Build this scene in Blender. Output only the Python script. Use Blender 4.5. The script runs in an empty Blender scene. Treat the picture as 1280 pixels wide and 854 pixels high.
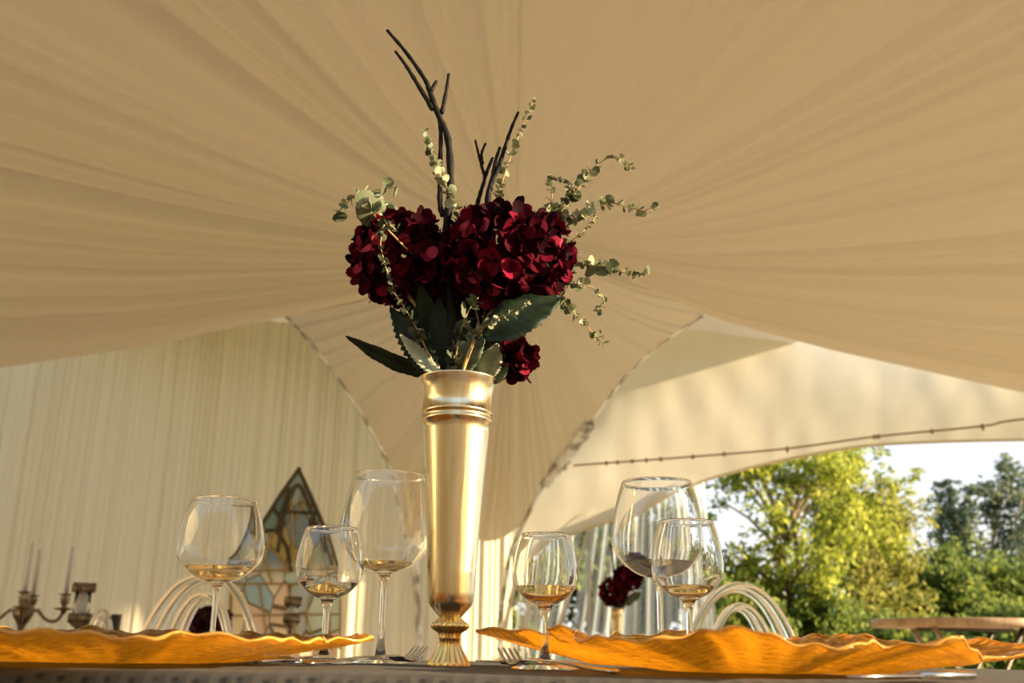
import bpy, bmesh, math, random
from mathutils import Vector, Matrix, noise
R = math.radians
PI = math.pi
random.seed(7)
S = bpy.context.scene
COL = S.collection

# ------------------------------------------------------------------ camera
F = 1244.0
CAM = Vector((0, 0, 0.77))
PITCH, ROLL = R(17.1), R(0.9)
_f = Vector((0, math.cos(PITCH), math.sin(PITCH)))
_r0 = Vector((1, 0, 0)); _u0 = Vector((0, -math.sin(PITCH), math.cos(PITCH)))
_r = _r0*math.cos(ROLL) + _u0*math.sin(ROLL)
_u = _u0*math.cos(ROLL) - _r0*math.sin(ROLL)
cd = bpy.data.cameras.new('camera'); cam = bpy.data.objects.new('camera', cd); COL.objects.link(cam)
cam.matrix_world = Matrix(((_r.x, _u.x, -_f.x, CAM.x), (_r.y, _u.y, -_f.y, CAM.y), (_r.z, _u.z, -_f.z, CAM.z), (0, 0, 0, 1)))
cd.sensor_width = 36; cd.lens = 36*F/1280; cd.clip_start = .02; cd.clip_end = 500
cd.dof.use_dof = True; cd.dof.focus_distance = 1.16; cd.dof.aperture_fstop = 7.5
S.camera = cam

def ray(px, py):
    return (_f + _r*((px-640)/F) + _u*((427-py)/F))
def at_y(px, py, y):
    d = ray(px, py); return CAM + d*(y/d.y)
def at_z(px, py, z):
    d = ray(px, py); return CAM + d*((z-CAM.z)/d.z)
def mpp(p):                                   # metres per pixel at a place
    return (Vector(p)-CAM).dot(_f)/F

# ------------------------------------------------------------------ light
S.cycles.caustics_reflective = False
S.view_settings.view_transform = 'Standard'; S.view_settings.look = 'None'
S.view_settings.exposure = 0.55; S.view_settings.gamma = 1; S.view_settings.use_curve_mapping = False
SUN_DIR = Vector((.955, -.20, .24)).normalized()
sd = bpy.data.lights.new('sun', 'SUN'); sun = bpy.data.objects.new('sun', sd); COL.objects.link(sun)
sd.energy = 12; sd.color = (1, .79, .50); sd.angle = R(.8)
sun.rotation_euler = SUN_DIR.to_track_quat('Z', 'Y').to_euler()
w = bpy.data.worlds.new('sky'); S.world = w; w.use_nodes = True
nt = w.node_tree; bg = nt.nodes['Background']; tc = nt.nodes.new('ShaderNodeTexCoord')
sx = nt.nodes.new('ShaderNodeSeparateXYZ'); rp = nt.nodes.new('ShaderNodeValToRGB')
nt.links.new(tc.outputs['Generated'], sx.inputs[0]); nt.links.new(sx.outputs[2], rp.inputs[0]); nt.links.new(rp.outputs[0], bg.inputs[0])
rp.color_ramp.elements[0].position = 0; rp.color_ramp.elements[0].color = (.90, .86, .78, 1)
rp.color_ramp.elements[1].position = .9; rp.color_ramp.elements[1].color = (.42, .58, .85, 1)
e = rp.color_ramp.elements.new(.25); e.color = (.68, .79, .92, 1)
bg.inputs[1].default_value = 1.0

# ------------------------------------------------------------------ materials
def setin(n, k, v):
    if k in n.inputs: n.inputs[k].default_value = v
def mat(name, col=(.8, .8, .8), rough=.5, metal=0., **kw):
    m = bpy.data.materials.new(name); m.use_nodes = True
    b = m.node_tree.nodes['Principled BSDF']
    setin(b, 'Base Color', (*col, 1)); setin(b, 'Roughness', rough); setin(b, 'Metallic', metal)
    for k, v in kw.items(): setin(b, k.replace('_', ' '), v)
    return m
def N(m, t, **kw):
    n = m.node_tree.nodes.new(t)
    for k, v in kw.items():
        if hasattr(n, k): setattr(n, k, v)
        else: setin(n, k, v)
    return n
def L(m, a, b): m.node_tree.links.new(a, b)
def ramp(m, stops, fac):
    n = m.node_tree.nodes.new('ShaderNodeValToRGB'); cr = n.color_ramp
    while len(cr.elements) < len(stops): cr.elements.new(.5)
    for e, (p, c) in zip(cr.elements, stops): e.position = p; e.color = (*c, 1)
    L(m, fac, n.inputs[0]); return n.outputs[0]
def vary(m, c1, c2, scale=5, detail=3, coord='Object', stretch=(1, 1, 1), lo=.35, hi=.65):
    b = m.node_tree.nodes['Principled BSDF']
    t = N(m, 'ShaderNodeTexCoord'); mp = N(m, 'ShaderNodeMapping'); mp.inputs['Scale'].default_value = stretch
    n = N(m, 'ShaderNodeTexNoise'); setin(n, 'Scale', scale); setin(n, 'Detail', detail)
    L(m, t.outputs[coord], mp.inputs[0]); L(m, mp.outputs[0], n.inputs[0])
    L(m, ramp(m, [(lo, c1), (hi, c2)], n.outputs[0]), b.inputs['Base Color']); return n
def bump(m, fac, strength=.3, dist=.01):
    b = N(m, 'ShaderNodeBump'); b.inputs['Strength'].default_value = strength; b.inputs['Distance'].default_value = dist
    L(m, fac, b.inputs['Height']); L(m, b.outputs[0], m.node_tree.nodes['Principled BSDF'].inputs['Normal']); return b
def fabric(name, col, trans=.45, tcol=None, scale=60, stretch=(1, 1, .1)):
    m = bpy.data.materials.new(name); m.use_nodes = True; nt = m.node_tree
    nt.nodes.remove(nt.nodes['Principled BSDF']); out = nt.nodes['Material Output']
    d = N(m, 'ShaderNodeBsdfDiffuse'); t = N(m, 'ShaderNodeBsdfTranslucent'); mx = N(m, 'ShaderNodeMixShader')
    tc = N(m, 'ShaderNodeTexCoord'); mp = N(m, 'ShaderNodeMapping'); mp.inputs['Scale'].default_value = stretch
    n = N(m, 'ShaderNodeTexNoise'); setin(n, 'Scale', scale); setin(n, 'Detail', 4)
    L(m, tc.outputs['Object'], mp.inputs[0]); L(m, mp.outputs[0], n.inputs[0])
    c = ramp(m, [(.3, tuple(x*.96 for x in col)), (.7, col)], n.outputs[0])
    L(m, c, d.inputs[0])
    if tcol: t.inputs[0].default_value = (*tcol, 1)
    else: L(m, c, t.inputs[0])
    mx.inputs[0].default_value = trans
    L(m, d.outputs[0], mx.inputs[1]); L(m, t.outputs[0], mx.inputs[2]); L(m, mx.outputs[0], out.inputs[0])
    return m
def leafmat(name, stops, rough=.5, trans=.3, spec=.3):
    m = mat(name, rough=rough); b = m.node_tree.nodes['Principled BSDF']; setin(b, 'Specular IOR Level', spec)
    g = N(m, 'ShaderNodeNewGeometry'); c = ramp(m, stops, g.outputs['Random Per Island']); L(m, c, b.inputs['Base Color'])
    if trans:
        t = N(m, 'ShaderNodeBsdfTranslucent'); mx = N(m, 'ShaderNodeMixShader'); L(m, c, t.inputs[0]); mx.inputs[0].default_value = trans
        L(m, b.outputs[0], mx.inputs[1]); L(m, t.outputs[0], mx.inputs[2]); L(m, mx.outputs[0], m.node_tree.nodes['Material Output'].inputs[0])
    return m

M = {}
M['lining'] = fabric('lining', (.79, .745, .64), .26)
M['wallcloth'] = fabric('wallcloth', (.90, .79, .55), .35, scale=25, stretch=(1, 1, .05))
M['visor'] = fabric('visor', (.86, .80, .66), .42, scale=8, stretch=(1, 1, 1))
M['skin'] = fabric('skin', (.84, .82, .76), .14, scale=8, stretch=(1, 1, 1))
M['drape'] = fabric('drape', (.60, .52, .38), .1)
M['sheer'] = fabric('sheer', (.93, .9, .84), .4)
M['floor'] = mat('floorwood', (.42, .33, .22), .6); vary(M['floor'], (.36, .27, .17), (.5, .39, .26), 3, 5, stretch=(1, 12, 1))
M['grass'] = mat('grass', (.12, .16, .03), .9); vary(M['grass'], (.07, .1, .02), (.17, .2, .05), 2, 5)
M['alu'] = mat('alu', (.75, .74, .72), .3, .9)
M['rope'] = mat('rope', (.30, .20, .10), .8)
M['strip'] = mat('strip_skytint', (.75, .8, .84), .22, .35); bump(M['strip'], vary(M['strip'], (.34, .33, .31), (.86, .93, 1), 9, 4, lo=.42, hi=.58).outputs[0], .6, .02)  # pale blue end of the ramp paints reflected sky on the wrap
M['gold'] = mat('gold', (.80, .58, .27), .22, 1)
n = vary(M['gold'], (.66, .52, .27), (.93, .80, .56), 60, 5, stretch=(1, 1, .03)); bump(M['gold'], n.outputs[0], .5, .002)
M['gold_dull'] = mat('gold_dull', (.72, .52, .2), .33, 1)
M['glass'] = mat('glass', (1, 1, 1), 0, 0, Transmission_Weight=1., IOR=1.45)
M['wine'] = mat('wine', (.94, .72, .38), 0, 0, Transmission_Weight=1., IOR=1.34)
M['acrylic'] = mat('acrylic', (.97, .97, .97), .06, 0, Transmission_Weight=1., IOR=1.35)
M['amber'] = mat('amber', (1, .53, .045), .08, 0, Transmission_Weight=.95, IOR=1.45)
v = N(M['amber'], 'ShaderNodeTexVoronoi'); setin(v, 'Scale', 80.); v.feature = 'SMOOTH_F1'
t = N(M['amber'], 'ShaderNodeTexCoord'); mp = N(M['amber'], 'ShaderNodeMapping'); mp.inputs['Scale'].default_value = (1, 2.6, 1)
L(M['amber'], t.outputs['Object'], mp.inputs[0]); L(M['amber'], mp.outputs[0], v.inputs[0]); bump(M['amber'], v.outputs[0], 1., .012)
def _amb(m):
    b = m.node_tree.nodes['Principled BSDF']; tl = N(m, 'ShaderNodeBsdfTranslucent'); tl.inputs[0].default_value = (1, .52, .05, 1)
    mx = N(m, 'ShaderNodeMixShader'); mx.inputs[0].default_value = .24
    L(m, b.outputs[0], mx.inputs[1]); L(m, tl.outputs[0], mx.inputs[2]); L(m, mx.outputs[0], m.node_tree.nodes['Material Output'].inputs[0])
_amb(M['amber'])
M['amber_rim'] = mat('amber_rim', (1, .60, .12), .08, 0, Transmission_Weight=.6, IOR=1.5)
M['cloth'] = mat('cloth', (.2, .17, .14), .9)
def _cl(m):
    b = m.node_tree.nodes['Principled BSDF']; t = N(m, 'ShaderNodeTexCoord'); v = N(m, 'ShaderNodeTexVoronoi'); setin(v, 'Scale', 62.); setin(v, 'Randomness', .3)
    L(m, t.outputs['Object'], v.inputs[0]); L(m, ramp(m, [(.13, (.012, .01, .008)), (.26, (.05, .043, .035))], v.outputs[0]), b.inputs['Base Color']); bump(m, v.outputs[0], .5, .003)
_cl(M['cloth'])
M['steel'] = mat('steel', (.6, .58, .55), .18, 1)
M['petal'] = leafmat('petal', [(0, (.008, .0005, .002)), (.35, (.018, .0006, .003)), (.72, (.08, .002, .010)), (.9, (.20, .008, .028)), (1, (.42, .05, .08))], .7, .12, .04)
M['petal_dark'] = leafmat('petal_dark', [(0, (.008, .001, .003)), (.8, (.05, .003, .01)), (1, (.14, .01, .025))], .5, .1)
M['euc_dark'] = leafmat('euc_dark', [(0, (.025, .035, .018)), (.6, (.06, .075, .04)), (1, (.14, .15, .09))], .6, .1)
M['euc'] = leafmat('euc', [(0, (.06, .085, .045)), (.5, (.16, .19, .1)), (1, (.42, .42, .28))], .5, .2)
M['stem'] = mat('stem', (.42, .27, .10), .5); vary(M['stem'], (.28, .16, .06), (.55, .38, .14), 60)
M['bark_black'] = mat('bark_black', (.012, .010, .010), .7, Specular_IOR_Level=.15); bump(M['bark_black'], vary(M['bark_black'], (.004, .003, .003), (.014, .011, .009), 120).outputs[0], .6, .002)
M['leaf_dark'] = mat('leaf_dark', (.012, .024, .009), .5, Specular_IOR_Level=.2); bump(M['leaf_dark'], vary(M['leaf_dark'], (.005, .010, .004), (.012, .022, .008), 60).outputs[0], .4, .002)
M['leaf_pale_lit'] = mat('leaf_pale_lit', (.36, .38, .25), .6); bump(M['leaf_pale_lit'], vary(M['leaf_pale_lit'], (.24, .27, .17), (.46, .46, .31), 70).outputs[0], .5, .002)  # pale tone stands in for sun falling on the leaves
M['leaf_grey'] = mat('leaf_grey', (.10, .14, .08), .55); vary(M['leaf_grey'], (.06, .09, .05), (.15, .18, .11), 60)
M['pewter'] = mat('pewter', (.20, .16, .11), .4, .8); vary(M['pewter'], (.10, .08, .06), (.32, .26, .18), 40)
M['wax'] = mat('wax', (.55, .56, .60), .5, 0, Subsurface_Weight=.2)
M['black'] = mat('blackglaze', (.01, .01, .012), .25)
M['wood'] = mat('wood', (.42, .30, .20), .45); vary(M['wood'], (.34, .23, .14), (.5, .37, .25), 4, 5, stretch=(10, 1, 1))
M['came'] = mat('came', (.07, .055, .035), .5, .3)
M['came_gold'] = mat('came_gold', (.45, .33, .13), .4, .4)
M['trunk'] = mat('trunk', (.25, .18, .11), .9); vary(M['trunk'], (.12, .08, .05), (.42, .32, .2), 6)
def tree_leaf(n, a, b, c, tr=.45): return leafmat(n, [(0, a), (.5, b), (1, c)], .6, tr, .2)
M['lf_yellow'] = tree_leaf('lf_yellow', (.12, .16, .015), (.31, .35, .03), (.62, .60, .09))
M['lf_green'] = tree_leaf('lf_green', (.05, .09, .015), (.15, .21, .03), (.36, .38, .06))
M['lf_haze'] = tree_leaf('lf_haze', (.08, .11, .06), (.15, .18, .09), (.26, .29, .13), .4)  # greyed and lightened to put haze into the far foliage
M['lf_olive'] = tree_leaf('lf_olive', (.12, .14, .02), (.28, .28, .05), (.50, .44, .10))

# ------------------------------------------------------------------ mesh helpers
class MB:
    def __init__(s): s.v = []; s.f = []
    def add(s, vs, fs):
        o = len(s.v); s.v += [tuple(v) for v in vs]; s.f += [tuple(i+o for i in f) for f in fs]
    def box(s, a, b):
        (x0, y0, z0), (x1, y1, z1) = a, b
        s.add([(x0,y0,z0),(x1,y0,z0),(x1,y1,z0),(x0,y1,z0),(x0,y0,z1),(x1,y0,z1),(x1,y1,z1),(x0,y1,z1)],
              [(0,3,2,1),(4,5,6,7),(0,1,5,4),(1,2,6,5),(2,3,7,6),(3,0,4,7)])
    def grid(s, P, close=False):
        n, k = len(P), len(P[0]); vs = [p for row in P for p in row]
        fs = []
        for i in range(n-1):
            for j in range(k if close else k-1):
                j2 = (j+1) % k; fs.append((i*k+j, i*k+j2, (i+1)*k+j2, (i+1)*k+j))
        s.add(vs, fs)
    def lathe(s, prof, seg=32, c=(0, 0, 0), flute=None):
        rows = []
        for i, (r, z) in enumerate(prof):
            fl = flute[i] if flute else 0
            rows.append([(c[0]+(r*(1-fl*(.5+.5*math.cos(18*2*PI*j/seg))))*math.cos(2*PI*j/seg), c[1]+(r*(1-fl*(.5+.5*math.cos(18*2*PI*j/seg))))*math.sin(2*PI*j/seg), c[2]+z) for j in range(seg)])
        s.grid(rows, True)
    def tube(s, pts, rad, seg=8, cap=True, flat=1.):
        pts = [Vector(p) for p in pts]; n = len(pts)
        rad = rad if isinstance(rad, (list, tuple)) else [rad]*n
        T = [(pts[min(i+1, n-1)]-pts[max(i-1, 0)]).normalized() for i in range(n)]
        a = Vector((0, 0, 1)) if abs(T[0].z) < .9 else Vector((0, 1, 0))
        nrm = T[0].cross(a).normalized(); rows = []
        for i in range(n):
            nrm = (nrm - T[i]*nrm.dot(T[i])).normalized(); b = T[i].cross(nrm)
            rows.append([pts[i]+(nrm*math.cos(2*PI*j/seg)+b*flat*math.sin(2*PI*j/seg))*rad[i] for j in range(seg)])
        o = len(s.v); s.grid(rows, True)
        if cap:
            s.f.append(tuple(o+j for j in range(seg))); s.f.append(tuple(o+(n-1)*seg+seg-1-j for j in range(seg)))
    def build(s, name, m, parent=None, smooth=True, fix=True):
        me = bpy.data.meshes.new(name); me.from_pydata(s.v, [], s.f); me.materials.append(m)
        if fix:
            bm = bmesh.new(); bm.from_mesh(me); bmesh.ops.recalc_face_normals(bm, faces=bm.faces[:]); bm.to_mesh(me); bm.free()
        if smooth:
            me.polygons.foreach_set('use_smooth', [True]*len(me.polygons))
        me.update()
        o = bpy.data.objects.new(name, me); COL.objects.link(o)
        if parent: o.parent = parent
        return o
def spline(pts, n=6):
    pts = [Vector(p) for p in pts]; out = []
    for i in range(len(pts)-1):
        p0, p1, p2, p3 = pts[max(i-1, 0)], pts[i], pts[i+1], pts[min(i+2, len(pts)-1)]
        for k in range(n):
            t = k/n; out.append(.5*((2*p1)+(p2-p0)*t+(2*p0-5*p1+4*p2-p3)*t*t+(3*p1-p0-3*p2+p3)*t**3))
    out.append(pts[-1]); return out
def lerp(x, tab):
    if x <= tab[0][0]: a, b = tab[0], tab[1]
    elif x >= tab[-1][0]: a, b = tab[-2], tab[-1]
    else:
        for a, b in zip(tab, tab[1:]):
            if a[0] <= x <= b[0]: break
    t = (x-a[0])/(b[0]-a[0]); return a[1]+(b[1]-a[1])*t
def tag(o, label, cat, group=None):
    o['label'] = label; o['category'] = cat
    if group: o['group'] = group
    return o
def thing(name, label, cat, loc=(0, 0, 0), group=None):
    o = bpy.data.objects.new(name, None); COL.objects.link(o); o.location = loc; o.empty_display_size = .1
    return tag(o, label, cat, group)
def struct(o): o['kind'] = 'structure'; return o
def rel(pts, c): c = Vector(c); return [Vector(p)-c for p in pts]

# ------------------------------------------------------------------ the setting
g = MB(); g.grid([[(-90+i*6, -30+j*6, -.03+.05*noise.noise(Vector((i*.4, j*.4, 0)))) for j in range(31)] for i in range(31)])
struct(g.build('ground', M['grass']))
g = MB(); g.box((-7, -3, -.02), (5.2, 9.5, .06)); fl_ = struct(g.build('floor', M['floor'], smooth=False))

APEX = at_y(645, 288, 6.0)
# lower hems of the two ceiling swags, traced in the plane of the mast
Ledge = [(0, 0)] + [((APEX-at_y(x, y, 6.0)).x, (APEX-at_y(x, y, 6.0)).z) for x, y in [(590, 325), (520, 352), (450, 375), (360, 395), (200, 430), (0, 460), (-200, 484)]]
Redge = [(0, 0)] + [((at_y(x, y, 6.0)-APEX).x, (APEX-at_y(x, y, 6.0)).z) for x, y in [(700, 308), (760, 335), (820, 365), (900, 400), (1040, 437), (1280, 490), (1500, 530)]]
def fdrop(r): return .36*(1-math.exp(-r/.9)) + .045*r
def pleat(a, amp_big=1.):
    s = .5*math.sin(a*17+1.3*math.sin(a*5))
    s += .7*(1-2*abs(math.sin(a*31+2*math.sin(a*7+1))))*(.5+.5*math.sin(a*3.1+.7))
    s += .35*math.sin(a*83+3*math.sin(a*11)) * (.4+.6*abs(math.sin(a*4.3)))
    s += .16*math.sin(a*211+4*math.sin(a*23))
    return s
NA, NR = 1500, 44
rows = []
for i in range(NR+1):
    r = .03 + 5.6*(i/NR)**1.25; row = []
    for j in range(NA+1):
        a = PI*j/NA; s2 = math.sin(a)**1.3
        side = Redge if a < PI/2 else Ledge
        d = lerp(r, side)*(1-s2) + fdrop(r)*s2
        amp = .075*min(r, 3.5)**.8*(.35+.65*abs(math.cos(a)))*(1.35 if a > PI/2 else .8)
        z = APEX.z - d + amp*pleat(a)*.55*min(1, 8*math.sin(a)+.15)
        row.append((APEX.x + r*math.cos(a), APEX.y - r*math.sin(a), z))
    rows.append(row)
g = MB(); g.grid(rows); struct(g.build('ceiling', M['lining'], fix=False))

# outer skin of the tent above the lining, and unseen sides added to block light
rows = []
for r in (.02, 1, 2, 3, 4, 4.8, 5.4, 5.65):
    row = []
    for j in range(81):
        a = 2*PI*j/80; z = 4.1-.17*r-(max(0, r-4.8)*.8 if j <= 40 else 0)
        row.append((APEX.x+r*math.cos(a)*(1 if a <= PI else 1-(.3 if math.cos(a) < 0 else .55)*min(1, -math.sin(a)*4)), APEX.y-r*math.sin(a)*(1 if a < PI else .62), z))
    rows.append(row)
g = MB(); g.grid(rows); struct(g.build('ceiling_outer', M['skin'], fix=False))  # unseen roof added to stop the sun, trimmed where it should enter
g = MB(); g.grid([[(x, y+.06*math.sin(x*6+y*6), z) for x, y in ((-5.4, 7.2), (-5.5, 5.5), (-5.55, 4), (-5.6, 2.5), (-5.6, 1), (-5.6, -.5), (-5.5, -2.2))] for z in (.05, 1, 2, 3, 3.5)]); struct(g.build('wall_side_added', M['wallcloth'], fix=False))  # added out of view to keep blue sky light off the ceiling
g = MB(); g.grid([[(x, -2.2+.06*math.sin(x*7), z) for x in [-5.5+i*.4 for i in range(22)]] for z in (.05, 1, 2, 3, 3.5)]); struct(g.build('wall_front_added', M['drape'], fix=False))  # added behind the camera to cut sky fill; tone sets the bounce
g = MB(); g.grid([[(3.4+.05*math.sin(y*25), y, z) for y in [-2.2+i*.04 for i in range(56)]] for z in (.05, 1, 2, 2.6, 3.2)]); struct(g.build('wall_side_added', M['wallcloth'], fix=False))  # curtain added out of frame to shade the left of the tablecloth

# draped leg of the tent in the middle, fan of pleats from the mast down to the arches
LP = [(300, 345, 6.5), (335, 373, 6.7), (360, 395, 6.9), (400, 440, 7.1), (440, 495, 7.4), (470, 545, 7.65), (492, 592, 7.9), (506, 640, 8.1), (514, 672, 8.2)]
HP = [(550, 674, 8.25), (590, 675, 8.25), (622, 675, 8.25)]
RP = [(652, 655, 8.15), (668, 622, 8.05), (692, 582, 7.9), (735, 530, 7.6), (768, 487, 7.4), (815, 438, 7.15), (875, 396, 6.9), (920, 372, 6.7), (960, 350, 6.5)]
bnd = spline([at_y(*p) for p in LP+HP+RP], 24)
rows = []
for i in range(31):
    t = .01+.99*i/30; row = []
    for j, B in enumerate(bnd):
        s = j/(len(bnd)-1); p = APEX.lerp(B, t); p = p + Vector((0, 0, -.12*math.sin(PI*t)))
        p.y += .05*t*pleat(s*4.2+.4) + .18*math.sin(PI*t)*0
        row.append(p)
    rows.append(row)
g = MB(); g.grid(rows); struct(g.build('wall_back', M['lining'], fix=False))

# pleated side wall on the left, down to the floor
rows = []
W0, W1 = at_y(-260, 700, 6.9), at_y(640, 700, 8.75)
for i in range(13):
    z = .05 + 3.6*i/12; row = []
    for j in range(801):
        u = j/800; p = W0.lerp(W1, u); dz = .016*pleat(u*9) + .005*math.sin(u*330+2*math.sin(u*40)) + .02*math.sin(u*23)*(1-i/12)
        row.append((p.x - dz*.25, p.y - dz, z))
    rows.append(row)
g = MB(); g.grid(rows); struct(g.build('wall_left', M['wallcloth'], fix=False))

# right hand side: visor cloth above the arched opening
arch = [(640, 701), (655, 695), (709, 670), (799, 638), (873, 604), (930, 587), (1000, 571), (1100, 556), (1280, 550), (1400, 553), (1560, 566)]
rope = [(717, 582), (866, 571), (983, 561), (1094, 546), (1227, 533), (1280, 524), (1560, 496)]
ptop = [(640, 690), (652, 655), (668, 622), (692, 582), (735, 530), (768, 487), (815, 438), (875, 396), (960, 352)]
vd = lambda x: 8.3 - (x-640)*.0026
rows = []
xs = [640+i*6 for i in range(154)]
for k in range(25):
    t = k/24; row = []
    for x in xs:
        y0 = min(lerp(x, ptop)-3-60*min(1, (x-640)/60), 500) if x < 960 else 292+(x-960)*.08
        y1 = lerp(x, arch); y1 = max(y1, y0+1)
        y = y0+(y1-y0)*t
        p = at_y(x, y, vd(x)+.25*math.sin(PI*t)+.012*noise.noise(Vector((x*.03, y*.02, 0))))
        row.append(p)
    rows.append(row)
g = MB(); g.grid(rows); vis = struct(g.build('wall_right', M['visor'], fix=False))
g = MB(); g.tube(spline([at_y(x, y, vd(x)-.03) for x, y in arch[2:]], 5), .012, 6); struct(g.build('trim_1', M['visor']))
# rope laced along the visor
rp_ = [at_y(x, y, vd(x)-.05) for x, y in rope]
ro = thing('lacing_rope', 'thin brown rope laced along the cream visor above the opening', 'rope', rp_[0])
g = MB(); g.tube(rel(spline(rp_, 6), rp_[0]), .008, 6); g.build('cord', M['rope'], ro)
for x in (758, 772, 790, 808, 826, 866, 905, 984, 1093, 1098, 1165, 1228):
    p = at_y(x, lerp(x, rope), vd(x)-.06); k = .03 if x in (984, 1228) else .02
    g = MB(); g.tube(rel([p+Vector((0, 0, .015)), p, p-Vector((0, 0, k))], rp_[0]), [.009, .014, .008], 6); g.build('knot', M['rope'], ro)

# arched tent poles in clear wrap
def pole(name, pts, dy, r):
    P = spline([at_y(a, b, c+dy) for a, b, c in pts], 8); n = len(P)
    g = MB(); g.tube(P, [r*(.75+.5*abs(noise.noise(Vector((i*.35, 3, 0))))*1.6) for i in range(n)], 10, flat=.6)
    return struct(g.build(name, M['strip']))
pole('trim_2', [p for p in LP[1:]] + [(520, 720, 8.3), (524, 800, 8.4), (526, 840, 8.4)], .05, .035)
pole('trim_3', [(960, 350, 6.5), (875, 396, 6.9), (815, 438, 7.15), (768, 487, 7.4), (737, 530, 7.6)], .02, .028)
pole('trim_4', [(737, 530, 7.6), (716, 560, 7.8), (699, 583, 7.9), (680, 606, 8.0)], .0, .07)  # wide tube stands in for the gap where sky shows
pole('trim_5', [(680, 606, 8.0), (664, 635, 8.05), (648, 668, 8.15), (636, 700, 8.3), (622, 800, 8.4)], .06, .03)

# clear plastic curtain gathered at the visor, opening out to the floor
mp_ = bpy.data.materials.new('clear_plastic'); mp_.use_nodes = True; M['pvc'] = mp_
_n = mp_.node_tree; _n.nodes.remove(_n.nodes['Principled BSDF'])
tr = N(mp_, 'ShaderNodeBsdfTransparent'); tr.inputs[0].default_value = (.80, .85, .86, 1)
gl = N(mp_, 'ShaderNodeBsdfGlossy'); setin(gl, 'Roughness', .18)
wh = N(mp_, 'ShaderNodeBsdfTranslucent'); wh.inputs[0].default_value = (.85, .88, .9, 1)
wd = N(mp_, 'ShaderNodeBsdfDiffuse'); wd.inputs[0].default_value = (.85, .87, .88, 1)
a1 = N(mp_, 'ShaderNodeMixShader'); a2 = N(mp_, 'ShaderNodeMixShader'); a3 = N(mp_, 'ShaderNodeMixShader')
uv = N(mp_, 'ShaderNodeUVMap'); uv.uv_map = 'UVMap'; mpn = N(mp_, 'ShaderNodeMapping'); mpn.inputs['Scale'].default_value = (22, .25, 1)
ns = N(mp_, 'ShaderNodeTexNoise'); setin(ns, 'Scale', 1.); setin(ns, 'Detail', 5)
L(mp_, uv.outputs[0], mpn.inputs[0]); L(mp_, mpn.outputs[0], ns.inputs[0])
a1.inputs[0].default_value = .16; L(mp_, tr.outputs[0], a1.inputs[1]); L(mp_, gl.outputs[0], a1.inputs[2])
a3.inputs[0].default_value = .5; L(mp_, wh.outputs[0], a3.inputs[1]); L(mp_, wd.outputs[0], a3.inputs[2])
L(mp_, ramp(mp_, [(.44, (.06,)*3), (.56, (.75,)*3)], ns.outputs[0]), a2.inputs[0])  # streaks of white paint in the reflections on the plastic folds
L(mp_, a1.outputs[0], a2.inputs[1]); L(mp_, a3.outputs[0], a2.inputs[2]); L(mp_, a2.outputs[0], _n.nodes['Material Output'].inputs[0])
def pvc(name, top, bot, label, k):
    rows = []; n = 160
    for i in range(25):
        t = i/24; row = []
        for j in range(n+1):
            u = j/n; a = top[0]+(top[1]-top[0])*u; b = bot[0]+(bot[1]-bot[0])*u
            A = at_y(a, lerp(a, arch)-6, vd(a)+.1); B = at_y(b, 812, vd(b)+.15); B.z = .06
            p = A.lerp(B, t); p.y += (.05+.05*t)*math.sin(u*k+1.5*math.sin(u*9)) ; row.append(p)
        rows.append(row)
    g = MB(); g.grid(rows); o = g.build(name, M['pvc'], fix=False); me = o.data
    ul = me.uv_layers.new(name='UVMap'); W = n+1
    for p in me.polygons:
        for li in p.loop_indices:
            vi = me.loops[li].vertex_index; ul.data[li].uv = ((vi % W)/n, (vi//W)/24)
    return tag(o, label, 'curtain')
pvc('plastic_curtain', (735, 880), (690, 905), 'folded clear plastic curtain hanging beside the open archway, behind the small gold vase', 75)
pvc('plastic_curtain', (655, 729), (626, 684), 'clear plastic curtain with white frame strips between sunlit cloth and the small gold vase', 30)
p0 = at_y(640, 700, 8.3)
wf = thing('window_strips', 'white welded frame strips of the clear window just right of the sunlit cloth', 'frame', (p0.x, p0.y, .06))
for a, b in (((650, 700), (625, 812)), ((672, 690), (652, 812)), ((735, 665), (690, 812)), ((634, 752), (662, 752)), ((737, 640), (736, 812))):
    A, B = at_y(*a, 8.15), at_y(*b, 8.15); g = MB(); g.tube(rel([A, A.lerp(B, .5), B], wf.location), .018 if a[1] != 752 else .03, 4, flat=.3); g.build('strip', M['sheer'], wf)

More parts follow.
